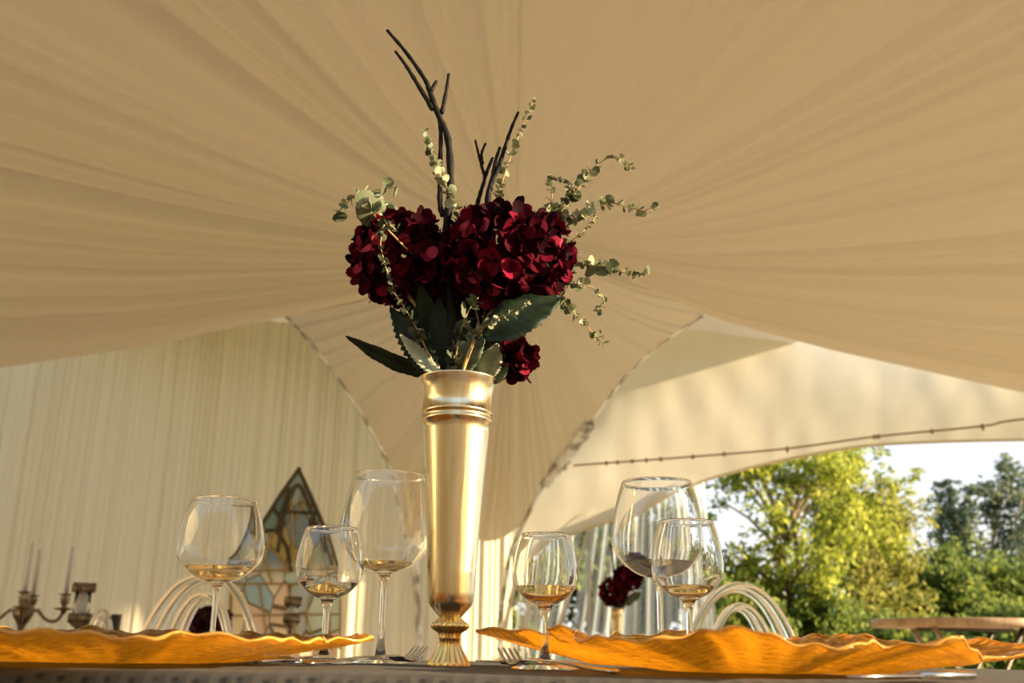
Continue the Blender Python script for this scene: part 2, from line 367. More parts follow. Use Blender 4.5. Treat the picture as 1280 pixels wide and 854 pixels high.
# ------------------------------------------------------------------ trees and shrubs
def leaves(g, c, rx, ry, rz, n, size, fill=.55, rnd=random):
    for _ in range(n):
        while True:
            d = Vector((rnd.uniform(-1, 1), rnd.uniform(-1, 1), rnd.uniform(-1, 1)))
            if .05 < d.length < 1: break
        d = d.normalized()*(d.length**fill)
        p = Vector((c[0]+d.x*rx, c[1]+d.y*ry, c[2]+d.z*rz))
        a = Vector((rnd.gauss(0, 1), rnd.gauss(0, 1), rnd.gauss(0, 1))).normalized(); b = a.orthogonal().normalized()
        s = size*rnd.uniform(.6, 1.3)
        g.add([p-a*s, p+b*s*.55, p+a*s, p-b*s*.55], [(0, 1, 2, 3)])
def tree(name, px, D, ytop, blobs, lm, label, cat='tree', leaf=.06, n=500, trunk=.09, group=None, extra=()):
    base = at_y(px, 812, D); base.z = 0
    t = thing(name, label, cat, base, group)
    top = at_y(px, ytop, D)-base
    g = MB(); rr = random.Random(px*3+D)
    pts = [Vector((rr.uniform(-.1, .1)*k/3, 0, top.z*k/8)) for k in range(8)]
    g.tube(pts, [trunk*(1-k/9) for k in range(8)], 8)
    for (bx, by, br, bn, dd) in blobs:
        c = at_y(bx, by, D+dd)-base; st = Vector((0, 0, max(.3, min(c.z*.7, top.z*.85))))
        g.tube([st, st.lerp(c, .5)+Vector((0, 0, .1)), c], [trunk*.35, trunk*.22, trunk*.08], 5)
    for (a, b, c2, d2, w_) in extra:
        A, B = at_y(a, b, D)-base, at_y(c2, d2, D)-base; g.tube([A, A.lerp(B, .5)+Vector((.05, 0, 0)), B], [w_, w_*.8, w_*.4], 6)
    g.build('trunk', M['trunk'], t)
    g = MB()
    for (bx, by, br, bn, dd) in blobs:
        c = at_y(bx, by, D+dd)-base; r = br*mpp(at_y(bx, by, D))
        # sprays: small clusters inside each clump
        for _ in range(max(4, bn//11)):
            d = Vector((rr.gauss(0, .5), rr.gauss(0, .5), rr.gauss(0, .5))); 
            if d.length > 1.1: d = d.normalized()
            leaves(g, c+d*r*1.15, r*.5, r*.5, r*.38, 12, leaf, .9, rr)
    g.build('foliage', M[lm], t, smooth=False, fix=False); return t
rr = random.Random(5)
def scatter(x0, x1, y0, y1, n, r, bn, ybias=None):
    out = []
    for _ in range(n):
        x = rr.uniform(x0, x1); y = rr.uniform(y0, y1)
        if ybias and y < ybias(x): y = ybias(x)+rr.uniform(0, 40)
        out.append((x, y, r*rr.uniform(.7, 1.3), bn, rr.uniform(-.6, .6)))
    return out
top1 = lambda x: 560 + max(0, (930-x))*.9 + max(0, x-1110)*1.5
tree('broadleaf_tree', 990, 15, 560, scatter(915, 1060, 540, 740, 25, 26, 280, top1)+scatter(885, 960, 575, 740, 10, 22, 120), 'lf_yellow',
     'tall bright yellow-green leafy tree nearest the left of the opening', leaf=.055, trunk=.10, extra=[(985, 590, 1000, 800, .05)])
tree('broadleaf_tree', 1030, 17, 570, scatter(1020, 1115, 555, 680, 22, 24, 260, top1)+scatter(1100, 1145, 560, 620, 5, 14, 80), 'lf_yellow',
     'sunlit yellow-green tree with thin dark trunk, its branches reaching right into the sky', leaf=.055, trunk=.09, extra=[(1028, 700, 1035, 800, .05)])
tree('broadleaf_tree', 1095, 19, 655, scatter(1050, 1145, 640, 790, 26, 28, 420, lambda x: 640+abs(x-1110)*.5), 'lf_olive',
     'olive green bushy tree in front of the dark tall trees', leaf=.06)
tree('slender_tree', 1188, 36, 600, [(1188, 625, 18, 260, 0), (1180, 655, 24, 420, 0), (1196, 650, 20, 300, 0), (1192, 690, 28, 500, 0), (1178, 605, 12, 130, 0)], 'lf_haze', 'dark green slender tree, left one of the far trees at right', leaf=.12, trunk=.14, group=None)
tree('slender_tree', 1212, 38, 598, [(1212, 612, 12, 150, 0), (1214, 640, 16, 220, 0), (1210, 672, 18, 300, 0), (1213, 705, 24, 420, 0)], 'lf_haze', 'narrow dark tree standing between two broader far trees', leaf=.12, trunk=.14)
tree('slender_tree', 1258, 35, 570, [(1258, 585, 14, 200, 0), (1252, 612, 22, 340, 0), (1268, 625, 24, 380, 0), (1250, 650, 20, 260, 0), (1272, 665, 22, 360, 0), (1258, 700, 28, 460, 0), (1236, 628, 10, 90, 0)], 'lf_haze', 'tallest grey-green far tree near the right edge', leaf=.12, trunk=.15)
tree('slender_tree', 1296, 33, 590, [(1296, 600, 20, 260, 0), (1300, 640, 24, 380, 0), (1292, 690, 28, 460, 0)], 'lf_haze', 'far grey-green tree cut by the right edge', leaf=.12, trunk=.15)
tree('leafy_shrub', 1165, 20, 700, scatter(1130, 1215, 700, 800, 22, 26, 420, lambda x: 708), 'lf_green', 'green shrub behind the left end of the outdoor wooden table', 'shrub', leaf=.07, trunk=.04)
tree('leafy_shrub', 1250, 21, 710, scatter(1210, 1310, 712, 805, 24, 28, 420, lambda x: 716), 'lf_green', 'green shrub behind the right end of the outdoor wooden table', 'shrub', leaf=.07, trunk=.04)
tree('leafy_shrub', 930, 14, 745, scatter(880, 975, 740, 812, 20, 22, 420, lambda x: 742), 'lf_green', 'low green shrub seen through the hoops of the right clear chair', 'shrub', leaf=.05, trunk=.04)
tree('leafy_shrub', 1030, 15, 760, scatter(970, 1100, 765, 815, 20, 22, 420, lambda x: 764), 'lf_green', 'low green shrub under the yellow-green trees', 'shrub', leaf=.05, trunk=.04)
tree('leafy_shrub', 1140, 13, 790, scatter(1090, 1210, 785, 835, 18, 24, 420), 'lf_green', 'dark low shrub under the outdoor wooden table', 'shrub', leaf=.05, trunk=.04)
tree('leafy_shrub', 1260, 13, 780, scatter(1210, 1330, 780, 835, 18, 24, 420), 'lf_green', 'dark low shrub under the right end of the outdoor table', 'shrub', leaf=.05, trunk=.04)
tree('broadleaf_tree', 800, 15, 640, scatter(730, 880, 650, 810, 26, 28, 380), 'lf_green', 'green tree seen through the folded plastic curtain', leaf=.07)
tree('leafy_shrub', 670, 14, 720, scatter(600, 735, 700, 812, 18, 26, 380), 'lf_green', 'green shrub behind the clear window near the sunlit cloth', 'shrub', leaf=.06, trunk=.04)

# outdoor table
p0 = at_y(1245, 778, 5.0); zt = at_y(1245, 773, 5.0).z
ot = thing('folding_table', 'round wooden folding table standing outside on the grass at right', 'table', (p0.x, 5.35, 0))
g = MB(); rt = .46; g.lathe([(0, zt-.04), (rt-.01, zt-.04), (rt, zt-.03), (rt, zt-.008), (rt-.008, zt), (0, zt)], 48); g.build('table_top', M['wood'], ot)
for x, z in ((-.28, .30), (.28, .30)):
    for s in (-1, 1):
        g = MB(); g.tube([(s*-.22+x*.2, x, zt-.04), (s*.02+x*.2, x, zt*.5), (s*.26+x*.2, x, .0)], .014, 8); g.build('leg', M['came' if s < 0 else 'steel'], ot)
g = MB(); g.tube([(-.25, 0, zt-.045), (.25, 0, zt-.045)], .012, 6); g.build('rail', M['came'], ot)

# ------------------------------------------------------------------ dining table and cloth
TZ = .75
tb = thing('dining_table', 'long banquet table under the taupe dotted cloth', 'table', (0, 1.05, .06))
g = MB(); g.box((-1.75, -.27, TZ-.06-.034), (1.75, .49, TZ-.06-.004)); g.build('table_top', M['wood'], tb, smooth=False)
for x in (-1.6, 1.6):
    for y in (-.2, .4):
        g = MB(); g.tube([(x, y, 0), (x, y, TZ-.094)], .03, 8); g.build('leg', M['wood'], tb)
rows = []
def cl_row(y, z, o): return [(-1.8+3.6*i/180, y + o*.02*math.sin(i*.55), z+(.0006*noise.noise(Vector((i*.3, y*20, 0))) if o == 0 else 0)) for i in range(181)]
rows = [cl_row(.752, .3, 1), cl_row(.755, .6, .6), cl_row(.757, .70, .15), cl_row(.7575, .735, .03), cl_row(.761, .7455, 0), cl_row(.769, .7492, 0)] + [cl_row(.78+j*.0255, TZ, 0) for j in range(31)] + [cl_row(1.56, .7495, 0), cl_row(1.567, .742, .1), cl_row(1.57, .6, .6), cl_row(1.575, .3, 1)]
g = MB(); g.grid(rows); tag(g.build('tablecloth', M['cloth']), 'taupe tablecloth with woven dots covering the near table', 'tablecloth')

# ------------------------------------------------------------------ vase
VD = 1.135
vb = at_z(561, 829, TZ); vb = Vector((at_y(561, 829, VD).x, VD, TZ))
def vz(py): return at_y(563, py, VD).z - TZ
def vr(rpx, py): return rpx*mpp(at_y(563, py, VD))
VP = [(27, 832), (27.5, 829.5), (26, 827), (19, 815), (14, 806), (12.5, 800), (13, 799), (13.5, 797), (13, 795), (14.5, 791), (22, 786.5), (24.5, 783), (24, 780), (17, 775), (13, 772), (14.5, 770), (20, 764), (26, 757), (28.2, 752), (29, 740), (31, 700), (34.5, 640), (38.5, 580), (41, 540), (41.8, 529), (43.8, 528), (44, 524.5), (42.2, 523.5), (42.4, 519.5), (44.2, 518.5), (44.4, 515.5), (42.8, 514.5), (42.8, 500), (44, 490), (47, 481), (50, 476.5), (50.3, 475), (49.6, 474.6)]
def vase_obj(s=1.0, name='bouquet_vase', label='', loc=vb, dark=False):
    t = thing(name, label, 'vase', loc)
    z0 = vz(832); H = [(vr(r, y)*s, (vz(y)-z0)*s) for r, y in VP]
    base = H[:10]; knob = H[9:15]; body = H[14:]
    inner = [(r-.0015*s, z) for r, z in reversed(body)]
    sg = 144 if s == 1 else 32
    g = MB(); g.lathe(base, sg, flute=[.05, .08, .10, .14, .16, .12, .0, .0, .0, .1]); g.lathe([(0, .001), base[0]], sg); g.build('foot', M['gold_dull'], t)
    g = MB(); g.lathe(knob, sg, flute=[.1, .14, .12, .12, .12, 0]); g.build('knob', M['gold_dull'], t)
    g = MB(); g.lathe(body+inner, 64 if s == 1 else 32); g.build('body', M['gold'], t)
    return t
VH = vz(475)-vz(832)
vase_obj(1, label='tall brushed gold trumpet vase with fluted foot, on the near tablecloth')

# ------------------------------------------------------------------ flowers in the vase
MOUTH = Vector((vb.x+.004, VD, TZ+VH-.012))
def petal(g, p, d, up, s, w, cup=.25, rng=random):
    d = d.normalized(); sd_ = d.cross(up).normalized(); up = sd_.cross(d).normalized()
    P = []
    for i, (t, ww) in enumerate([(0, .12), (.28, .72), (.62, 1.), (.88, .72), (1.02, .18)]):
        z = cup*t*t*s + rng.uniform(-.06, .06)*s
        P.append([p + d*(t*s) + sd_*(k*ww*w) + up*(z + cup*.5*abs(k)*w) for k in (-1, 0, 1)])
    g.grid(P)
def hydrangea(cx, cy, D, rx, ry, n, size, label, seed, stem_to=None, ang=True, m='petal', mouth=None, lv=()):
    rng = random.Random(seed); c = at_y(cx, cy, D); k = mpp(c); mouth = mouth if mouth is not None else MOUTH
    t = thing('hydrangea', label, 'flower', mouth)
    c = c - mouth; g = MB(); rx *= k; ry *= k; rd = (rx+ry)/2
    for i in range(n):
        z = 1-2*(i+.5)/n; a = i*2.39996+rng.uniform(-.2, .2); rr_ = math.sqrt(1-z*z)
        nrm = Vector((rr_*math.cos(a), rr_*math.sin(a), z))
        q = rng.uniform(.80, 1.0)
        p = c + Vector((nrm.x*rx*q, nrm.y*rd*q, nrm.z*ry*q))
        nn = (nrm + Vector((rng.gauss(0, .3), rng.gauss(0, .3), rng.gauss(0, .3)))).normalized()
        u = nn.orthogonal().normalized(); v_ = nn.cross(u); ph = rng.uniform(0, PI)
        for q4 in range(4):
            aa = ph+q4*PI/2; d = u*math.cos(aa)+v_*math.sin(aa)
            petal(g, p, d+nn*rng.uniform(.0, .7), nn, size*rng.uniform(.8, 1.15)*k, size*.52*k, rng.uniform(-.1, .5), rng)
    g.build('petals', M[m], t, fix=False)
    g = MB(); mm = Vector((rng.uniform(-.012, .012), rng.uniform(-.01, .01), -.06)); e_ = c+Vector((0, 0, -ry*.6))
    mid = Vector((e_.x*.35, e_.y*.5, e_.z*.5))
    g.tube(spline([mm, Vector((mm.x*.8, mm.y, 0)), mid, e_, c], 5), .0028, 7); g.build('stem', M['stem'], t)
    return t, c
def big_leaf(par, A, B, w, m, fold=.25, twist=0., serr=.06, droop=0.):
    # A tip, B base in local metres
    A, B = Vector(A), Vector(B); d = (A-B); Ln = d.length; d.normalize()
    cv = Vector((0, -1, 0)); sd_ = d.cross(cv).normalized(); up = sd_.cross(d)
    sd_, up = sd_*math.cos(twist)+up*math.sin(twist), up*math.cos(twist)-sd_*math.sin(twist)
    P = []; n = 26
    for i in range(n+1):
        t = i/n; ww = w*(math.sin(PI*min(1, t**.8*.98+.02))**.75)*(1+serr*((i % 2)*2-1)); c = B+d*(t*Ln)+up*(droop*math.sin(PI*t))
        P.append([c + sd_*(k*ww*.5) + up*(abs(k)*fold*ww*.5+.03*w*math.cos(k*9+t*22)) for k in (-1, -.66, -.33, 0, .33, .66, 1)])
    g = MB(); g.grid(P); o = g.build('leaf', M[m], par, fix=False)
    md = o.modifiers.new('t', 'SOLIDIFY'); md.thickness = .0006
    return o
def lp(px, py, dy=0, org=None): return at_y(px, py, VD+dy)-(org if org is not None else MOUTH)

h1, _ = hydrangea(632, 324, VD-.005, 80, 64, 230, 17, 'largest burgundy hydrangea head, right of the black branches in the gold vase', 3)
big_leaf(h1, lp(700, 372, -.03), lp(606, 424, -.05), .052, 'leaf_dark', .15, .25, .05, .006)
big_leaf(h1, lp(640, 445, .01), lp(590, 474, .0), .035, 'leaf_pale_lit', .3, -.3)
big_leaf(h1, lp(622, 430, -.012), lp(604, 476, -.012), .032, 'leaf_pale_lit', .25, .3)
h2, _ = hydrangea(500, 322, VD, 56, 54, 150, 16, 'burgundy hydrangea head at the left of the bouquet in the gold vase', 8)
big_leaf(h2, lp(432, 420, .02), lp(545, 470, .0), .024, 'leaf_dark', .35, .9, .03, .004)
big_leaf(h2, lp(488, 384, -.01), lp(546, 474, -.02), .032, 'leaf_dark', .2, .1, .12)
big_leaf(h2, lp(500, 418, -.022), lp(552, 474, -.024), .020, 'leaf_pale_lit', .1, -.3, .12)  # pale leaf laid over the dark one as its sunlit part
h3, _ = hydrangea(645, 450, VD+.005, 21, 20, 26, 15, 'small burgundy hydrangea cluster hanging low over the right lip of the gold vase', 12)
big_leaf(h3, lp(636, 455, -.015), lp(612, 478, -.005), .022, 'leaf_grey', .2, .3)
h4, _ = hydrangea(562, 376, VD+.05, 54, 56, 110, 17, 'dark-petalled hydrangea head filling the shade at the back between the two large ones', 21, m='petal_dark')  # added head; its darker petals paint the shade between the large ones
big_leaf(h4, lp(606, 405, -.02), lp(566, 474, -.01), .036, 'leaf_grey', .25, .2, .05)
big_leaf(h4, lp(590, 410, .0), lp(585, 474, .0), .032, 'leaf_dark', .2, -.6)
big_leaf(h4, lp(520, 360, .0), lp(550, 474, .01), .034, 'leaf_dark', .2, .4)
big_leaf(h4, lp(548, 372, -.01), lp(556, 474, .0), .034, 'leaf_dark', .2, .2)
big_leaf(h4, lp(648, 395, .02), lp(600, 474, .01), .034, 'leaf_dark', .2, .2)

for a_, b_, w_, dy_ in (((524, 352), (552, 474), .034, -.018), ((530, 385), (556, 474), .036, .03), ((575, 380), (566, 474), .036, .04), ((612, 390), (580, 474), .034, .04), ((545, 395), (560, 476), .03, .0), ((505, 372), (548, 474), .03, .03)):  # extra dark leaves standing in for the shaded gap under the heads
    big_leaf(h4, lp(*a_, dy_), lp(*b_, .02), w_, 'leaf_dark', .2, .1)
def branch(label, paths, dy=0.):
    t = thing('bare_branch', label, 'branch', MOUTH)
    g = MB()
    for pts, r0, r1 in paths:
        P = spline([lp(x, y, dy) for x, y in pts], 5); n = len(P)
        rad = [(r0+(r1-r0)*i/(n-1))*1.25*(1+.12*math.sin(i*2.3)) for i in range(n)]
        g.tube(P, rad, 8)
    g.build('twig', M['bark_black'], t); return t
K = .00092
branch('tallest black bare branch, forked, rising left of centre from the gold vase', [
    ([(566, 500), (566, 420), (560, 340), (558, 288), (563, 233), (560, 175), (548, 144), (537, 114), (531, 99), (508, 66), (484, 38)], 5.5*K, 1.9*K),
    ([(541, 137), (520, 102), (506, 80), (494, 64)], 3*K, 1.5*K), ([(538, 115), (546, 101)], 3*K, 1.8*K),
    ([(552, 142), (558, 113), (561, 92)], 2.6*K, 1.6*K), ([(554, 270), (550, 255), (550, 212), (551, 170), (549, 150)], 3.2*K, 2*K)], -.01)
branch('black bare branch with two long prongs, right of the tall one', [
    ([(568, 500), (590, 420), (606, 300), (611, 240), (622, 212), (630, 188), (639, 161), (648, 140)], 4.5*K, 1.5*K),
    ([(613, 238), (616, 219), (620, 199), (625, 184)], 2.6*K, 1.6*K)], .005)
branch('shortest black bare branch with thin crooked tips, between the other two', [
    ([(565, 500), (580, 420), (594, 300), (596, 261), (601, 240), (606, 223), (603, 211), (598, 192), (594, 175)], 3.5*K, 1.2*K),
    ([(603, 205), (602, 192), (607, 179)], 2*K, 1.3*K), ([(606, 221), (616, 197)], 2.4*K, 1.6*K)], .012)

def sprig(label, pts, t0=.0, size=7, dens=1., dy=0., seed=1, wide=1., lm='euc', rad=1.3, dz=None, subs=()):
    rng = random.Random(seed); t = thing('eucalyptus_sprig', label, 'sprig', MOUTH)
    n = len(pts); P = spline([lp(x, y, dy+(dz[i] if dz else .02*math.sin(i*1.1+seed))) for i, (x, y) in enumerate(pts)], 8)
    g = MB(); N_ = len(P); g.tube(P, [K*rad*(1-.6*i/N_) for i in range(N_)], 6)
    for a, b in subs: g.tube([lp(*a, dy), lp(*b, dy)], K*.7, 5)
    g.build('stem', M['stem'], t)
    g = MB(); ln = 0; nxt = 0; tot = sum((P[i+1]-P[i]).length for i in range(N_-1)); 
    for i in range(N_-1):
        seg = (P[i+1]-P[i]); ln += seg.length; fr = ln/tot
        if fr < t0: continue
        while nxt < ln:
            nxt += size*K*.62/dens
            if rng.random() < .12: continue
            T = seg.normalized(); o_ = T.orthogonal(); o_.rotate(Matrix.Rotation(rng.uniform(0, 6.28), 3, T))
            for sg in (-1, 1):
                s = size*K*rng.uniform(.55, 1.1)*(1 if fr < .85 else .75)
                d = (o_*sg + T*.5 + Vector((rng.gauss(0, .3), rng.gauss(0, .3), rng.gauss(0, .3)))).normalized()
                nrm = (T+Vector((rng.gauss(0, .6), rng.gauss(0, .6), rng.gauss(0, .6)))).normalized()
                petal(g, P[i]+seg*rng.random(), d, nrm, s*1.45, s*.82*wide, .2, rng)
    if g.v: g.build('leaves', M[lm], t, fix=False)
    return t
SB = [(572, 478), (600, 420)]
sprig('long eucalyptus sprig arching up and over at the upper right of the bouquet', SB+[(660, 320), (706, 258), (722, 237), (738, 214), (755, 200), (770, 196), (783, 205), (791, 212)], .72, 8, seed=3, dz=[0, 0, .03, .02, 0, 0, 0, 0, 0, 0])
sprig('curled eucalyptus sprig just above the largest flower head on its right', SB+[(660, 300), (684, 270), (690, 245), (686, 226), (697, 222), (706, 230)], .72, 8, seed=4, dz=[0, 0, .04, .02, 0, 0, 0, 0])
sprig('short drooping eucalyptus sprig beside the curled one', SB+[(670, 300), (700, 262), (712, 240), (712, 228), (717, 236), (719, 243)], .80, 8, seed=14, dz=[0, 0, .04, .02, 0, 0, 0, 0])
sprig('fullest eucalyptus sprig reaching right, level with the top of the flowers', SB+[(670, 320), (700, 285), (728, 266), (762, 254), (790, 260), (812, 264), (821, 257)], .60, 9.5, 1.15, seed=5, dz=[0, 0, .05, .02, 0, 0, 0, 0, 0])
sprig('leafy eucalyptus sprig rising behind the right flower head', SB+[(640, 340), (672, 275), (695, 268), (715, 272), (730, 270)], .6, 10, seed=15, dz=[0, 0, .05, .03, .01, 0, 0])
sprig('sparse eucalyptus twig below the fullest sprig', SB+[(660, 340), (698, 312), (720, 297), (738, 280), (745, 270)], .62, 6, .7, seed=6, dz=[0, 0, .05, .02, 0, 0, 0])
sprig('horizontal eucalyptus sprig with large round leaves at its tip, right side', SB+[(660, 350), (705, 335), (735, 332), (762, 334), (785, 342), (812, 341)], .60, 10, .9, seed=7, wide=1.2, dz=[0, 0, .05, .02, 0, 0, 0, 0])
sprig('eucalyptus sprig hooking back on itself at the lower right', SB+[(650, 375), (700, 358), (728, 356), (748, 364), (755, 378), (747, 390)], .62, 7, seed=9, dz=[0, 0, .05, .02, 0, 0, 0, 0])
sprig('eucalyptus sprig drooping to the lower right', SB+[(650, 380), (690, 364), (710, 385), (730, 402), (742, 418), (756, 430)], .60, 8.5, 1.1, seed=10, dz=[0, 0, .05, .02, 0, 0, 0, 0])
sprig('pale eucalyptus sprig climbing along the tallest black branch', SB+[(578, 330), (574, 275), (562, 242), (548, 212), (541, 195), (535, 175), (532, 162)], .58, 8, 1.1, seed=11, dz=[0, .0, .0, -.02, -.03, -.03, -.03, -.02, -.02])
sprig('thin upright eucalyptus sprig passing behind the two-pronged branch', SB+[(612, 320), (620, 258), (630, 220), (641, 188), (655, 155), (668, 122)], .55, 7, .75, seed=12, dz=[0, .02, .03, .02, .01, 0, 0, 0])
sprig('eucalyptus sprig with big grey leaves at the far left of the bouquet', [(566, 478), (572, 430), (556, 360), (503, 306), (470, 272), (446, 246), (430, 258), (421, 266)], .78, 14, .8, seed=13, wide=1.2, rad=1.7, dz=[0, .05, .05, -.055, -.045, 0, 0, 0], subs=[((448, 248), (460, 232))])
sprig('eucalyptus sprig with small white backed leaves, right of the far left one', [(568, 478), (576, 420), (552, 330), (500, 285), (466, 246), (478, 236), (494, 234)], .78, 12, .8, seed=16, wide=1.1, rad=1.3, dz=[0, .05, .06, -.02, 0, 0, 0])
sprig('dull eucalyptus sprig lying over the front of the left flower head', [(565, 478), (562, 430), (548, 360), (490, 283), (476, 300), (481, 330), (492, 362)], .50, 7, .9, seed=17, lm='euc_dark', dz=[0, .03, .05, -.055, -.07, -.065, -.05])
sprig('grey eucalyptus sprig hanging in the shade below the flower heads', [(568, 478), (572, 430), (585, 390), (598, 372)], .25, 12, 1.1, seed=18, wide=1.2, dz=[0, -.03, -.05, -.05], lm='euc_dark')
sprig('eucalyptus sprig with pale buds in front of the dark leaf', [(575, 478), (597, 420), (620, 400), (648, 388), (662, 376)], .4, 6, .8, seed=19, dz=[-.02, -.045, -.06, -.075, -.08])
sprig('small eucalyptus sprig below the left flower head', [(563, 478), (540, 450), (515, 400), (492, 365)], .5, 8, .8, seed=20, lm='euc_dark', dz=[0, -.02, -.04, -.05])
t = thing('flower_stalk', 'thick yellow stalk standing in the mouth of the gold vase', 'stalk', MOUTH)
g = MB(); g.tube(spline([lp(572, 490, -.02), lp(581, 455, -.03), lp(590, 432, -.035), lp(598, 408, -.03)], 5), 2.1*K, 8); g.build('stem', M['stem'], t)

# ------------------------------------------------------------------ wine glasses
def gprof(H, Rb, Hs=.47, Rf=.033, Rr=.765):
    B = [(.0, Hs), (.30, Hs+.008), (.55, Hs+.035), (.78, Hs+.085), (.95, Hs+.142), (1., Hs+.212), (.99, Hs+.27), (.955, Hs+.335), (.88, Hs+.43), (Rr, 1.)]
    # smooth the bowl
    P = spline([Vector((r*Rb, 0, z*H)) for r, z in B], 4); bowl = [(p.x, p.z) for p in P]
    foot = [(0, 0), (Rf, 0), (Rf, .0012), (Rf*.9, .002), (Rf*.45, .0045), (.0065, .009), (.0042, .1*H), (.0034, .2*H), (.0034, Hs*H*.75), (.0045, Hs*H-.010), (.007, Hs*H-.002)]
    outer = [p for p in bowl if p[0] > .0105]
    prof = foot+outer
    th = .0011
    inn = []
    for i, (r, z) in enumerate(bowl):
        a = bowl[max(0, i-1)]; b = bowl[min(len(bowl)-1, i+1)]; dx, dz = b[0]-a[0], b[1]-a[1]; l = math.hypot(dx, dz) or 1
        inn.append((max(0, r-dz/l*th), z+dx/l*th + (.003 if r < .01 else 0)))
    inn[0] = (0, Hs*H+.0045)
    return prof, inn, bowl
def wine_glass(px, pyf, D, H, Rb, fill, label, name='wine_glass', group=None, liquid=True, seg=48):
    b = at_y(px, pyf, D); b.z = TZ+.0006
    t = thing(name, label, 'glass', b, group); prof, inn, bowl = gprof(H, Rb)
    g = MB(); g.lathe(prof+[(prof[-1][0]-.0002, prof[-1][1]+.0005), ((prof[-1][0]+inn[-1][0])/2, prof[-1][1]+.0008), (inn[-1][0]+.0002, prof[-1][1]+.0005)]+inn[::-1], seg); g.build('bowl_and_stem', M['glass'], t)
    if liquid:
        zl = H*(.47+fill); q = [(max(0, r-.0002), z+.0003) for r, z in inn if z < zl]
        rl = q[-1][0]+.0004; g = MB(); g.lathe(q+[(rl, zl), (rl*.5, zl), (0, zl)], seg); g.build('drink', M['wine'], t)
    return t
wine_glass(475, 828, 1.19, .215, .0545, .055, 'largest balloon wine glass, close left of the gold vase')
wine_glass(404, 826, 1.13, .144, .0375, .12, 'small wine glass between the largest balloon glass and the leftmost one')
wine_glass(262, 826, 1.30, .197, .0545, .10, 'leftmost balloon wine glass, in front of the left clear chair')
wine_glass(681, 834, 1.0, .1265, .0322, .14, 'small wine glass standing alone just right of the gold vase')
wine_glass(827, 834, 1.19, .211, .0545, .09, 'large balloon wine glass at right, overlapping a smaller one')
wine_glass(864, 836, 1.06, .149, .0375, .09, 'rightmost small wine glass, partly behind the large balloon glass')

# ------------------------------------------------------------------ amber charger plates
def charger(px, D, fn_r, fn_h, label, seed):
    c = at_y(px, 838, D); c.z = TZ+.0008; n = 220
    prof = [(0, .003), (.25, .003), (.42, .0035), (.52, .005), (.62, .010), (.74, .015), (.86, .020), (.94, .023), (1., .026)]
    def P(k, a, off):
        f, h = k; r = fn_r(a)*f if f > .5 else .16*f*1.05
        hh = h*(fn_h(a) if f > .5 else 1)
        rip = .0028*max(0, f-.45)*math.sin(a*46+9*f)+ (.006*max(0, f-.8)*5*noise.noise(Vector((math.cos(a)*5, math.sin(a)*5, seed))))
        return (r*math.cos(a), r*math.sin(a), max(off*.5+.0005, hh+rip+off))
    rows = [[P(k, 2*PI*j/n, .0012) for j in range(n)] for k in prof[1:]] + [[P(k, 2*PI*j/n, -.0022) for j in range(n)] for k in prof[:0:-1]]
    g = MB(); o = len(g.v); g.grid(rows, True); m = len(rows)
    g.f.append(tuple(range(n))[::-1]); g.f.append(tuple((m-1)*n+j for j in range(n)))
    ob = g.build('charger_plate', M['amber']); ob.location = c
    g = MB(); ring = [Vector(P(prof[-1], 2*PI*j/n, .0)) for j in range(n)]; rw = []
    for j in range(n):
        e = ring[j].copy(); o2 = Vector((e.x, e.y, 0)).normalized(); q = .0011*(1+.35*math.sin(j*.9)+.25*math.sin(j*2.3))
        rw.append([e+(o2*math.cos(k_*PI/4)+Vector((0, 0, 1))*math.sin(k_*PI/4))*q for k_ in range(8)])
    g.grid(rw+[rw[0]], True); g.build('rim', M['amber_rim'], ob)
    return tag(ob, label, 'plate')
def lobes(a, s): return .010*math.sin(9*a+s)+.006*math.sin(17*a+2*s)
charger(130, .96, lambda a: .230+lobes(a, 1), lambda a: 1.06+.07*math.sin(7*a+1)+.05*math.sin(13*a)+.08*math.sin(a)-.12*max(0, math.cos(a)), 'wavy amber glass charger plate at left, below the leftmost wine glass', 1)
def rr2(a):
    a_ = (a+PI) % (2*PI)-PI
    return .205+lobes(a, 3)+.045*math.exp(-((a_+.22)/.2)**2)+.020*math.exp(-((a_-.25)/.15)**2)+.125*math.exp(-((a_-2.44)/.17)**2)-.050*math.exp(-((abs(a_)-PI)/.42)**2)
def hh2(a):
    a_ = (a+PI) % (2*PI)-PI
    return 1.2+.20*math.sin(7*a+2)+.08*math.sin(13*a)-.35*math.exp(-((a_+.45)/.45)**2)+.10*math.sin(a)
charger(925, .96, rr2, hh2, 'wavy amber glass charger plate at right, with pointed rim', 2)

# ------------------------------------------------------------------ cutlery
def fork(px, py, D, ang, label, tilt=.0):
    c = at_y(px, py, D); c.z = TZ+.001; t = thing('dinner_fork', label, 'fork', c); t.rotation_euler = (0, 0, ang)
    for k in range(4):
        y = (k-1.5)*.0058; g = MB(); g.tube(spline([(.0, y*.9, .0075), (.018, y, .004), (.035, y, .0085), (.050, y*.98, .0185)], 4), [.0016]*9+[.0014]*3+[.0008], 6); g.build('tine', M['steel'], t)
    g = MB(); g.tube(spline([(.003, 0, .0075), (-.012, 0, .0085), (-.03, 0, .0075)], 4), [.0105, .0115, .0118, .0115, .010, .008, .0055, .0045, .0035], 10, flat=.16); g.build('neck', M['steel'], t)
    g = MB(); g.tube(spline([(-.028, 0, .0078), (-.06, 0, .0075), (-.12, 0, .003), (-.15, 0, .0022)], 4), [.0032]*5+[.004]*3+[.0055]*3+[.0065, .004], 8, flat=.35); g.build('handle', M['steel'], t)
    return t
fork(494, 832, 1.12, R(62), 'dinner fork with raised tines between the largest glass and the gold vase')
fork(662, 838, .96, R(116), 'dinner fork with raised tines left of the lone small wine glass')
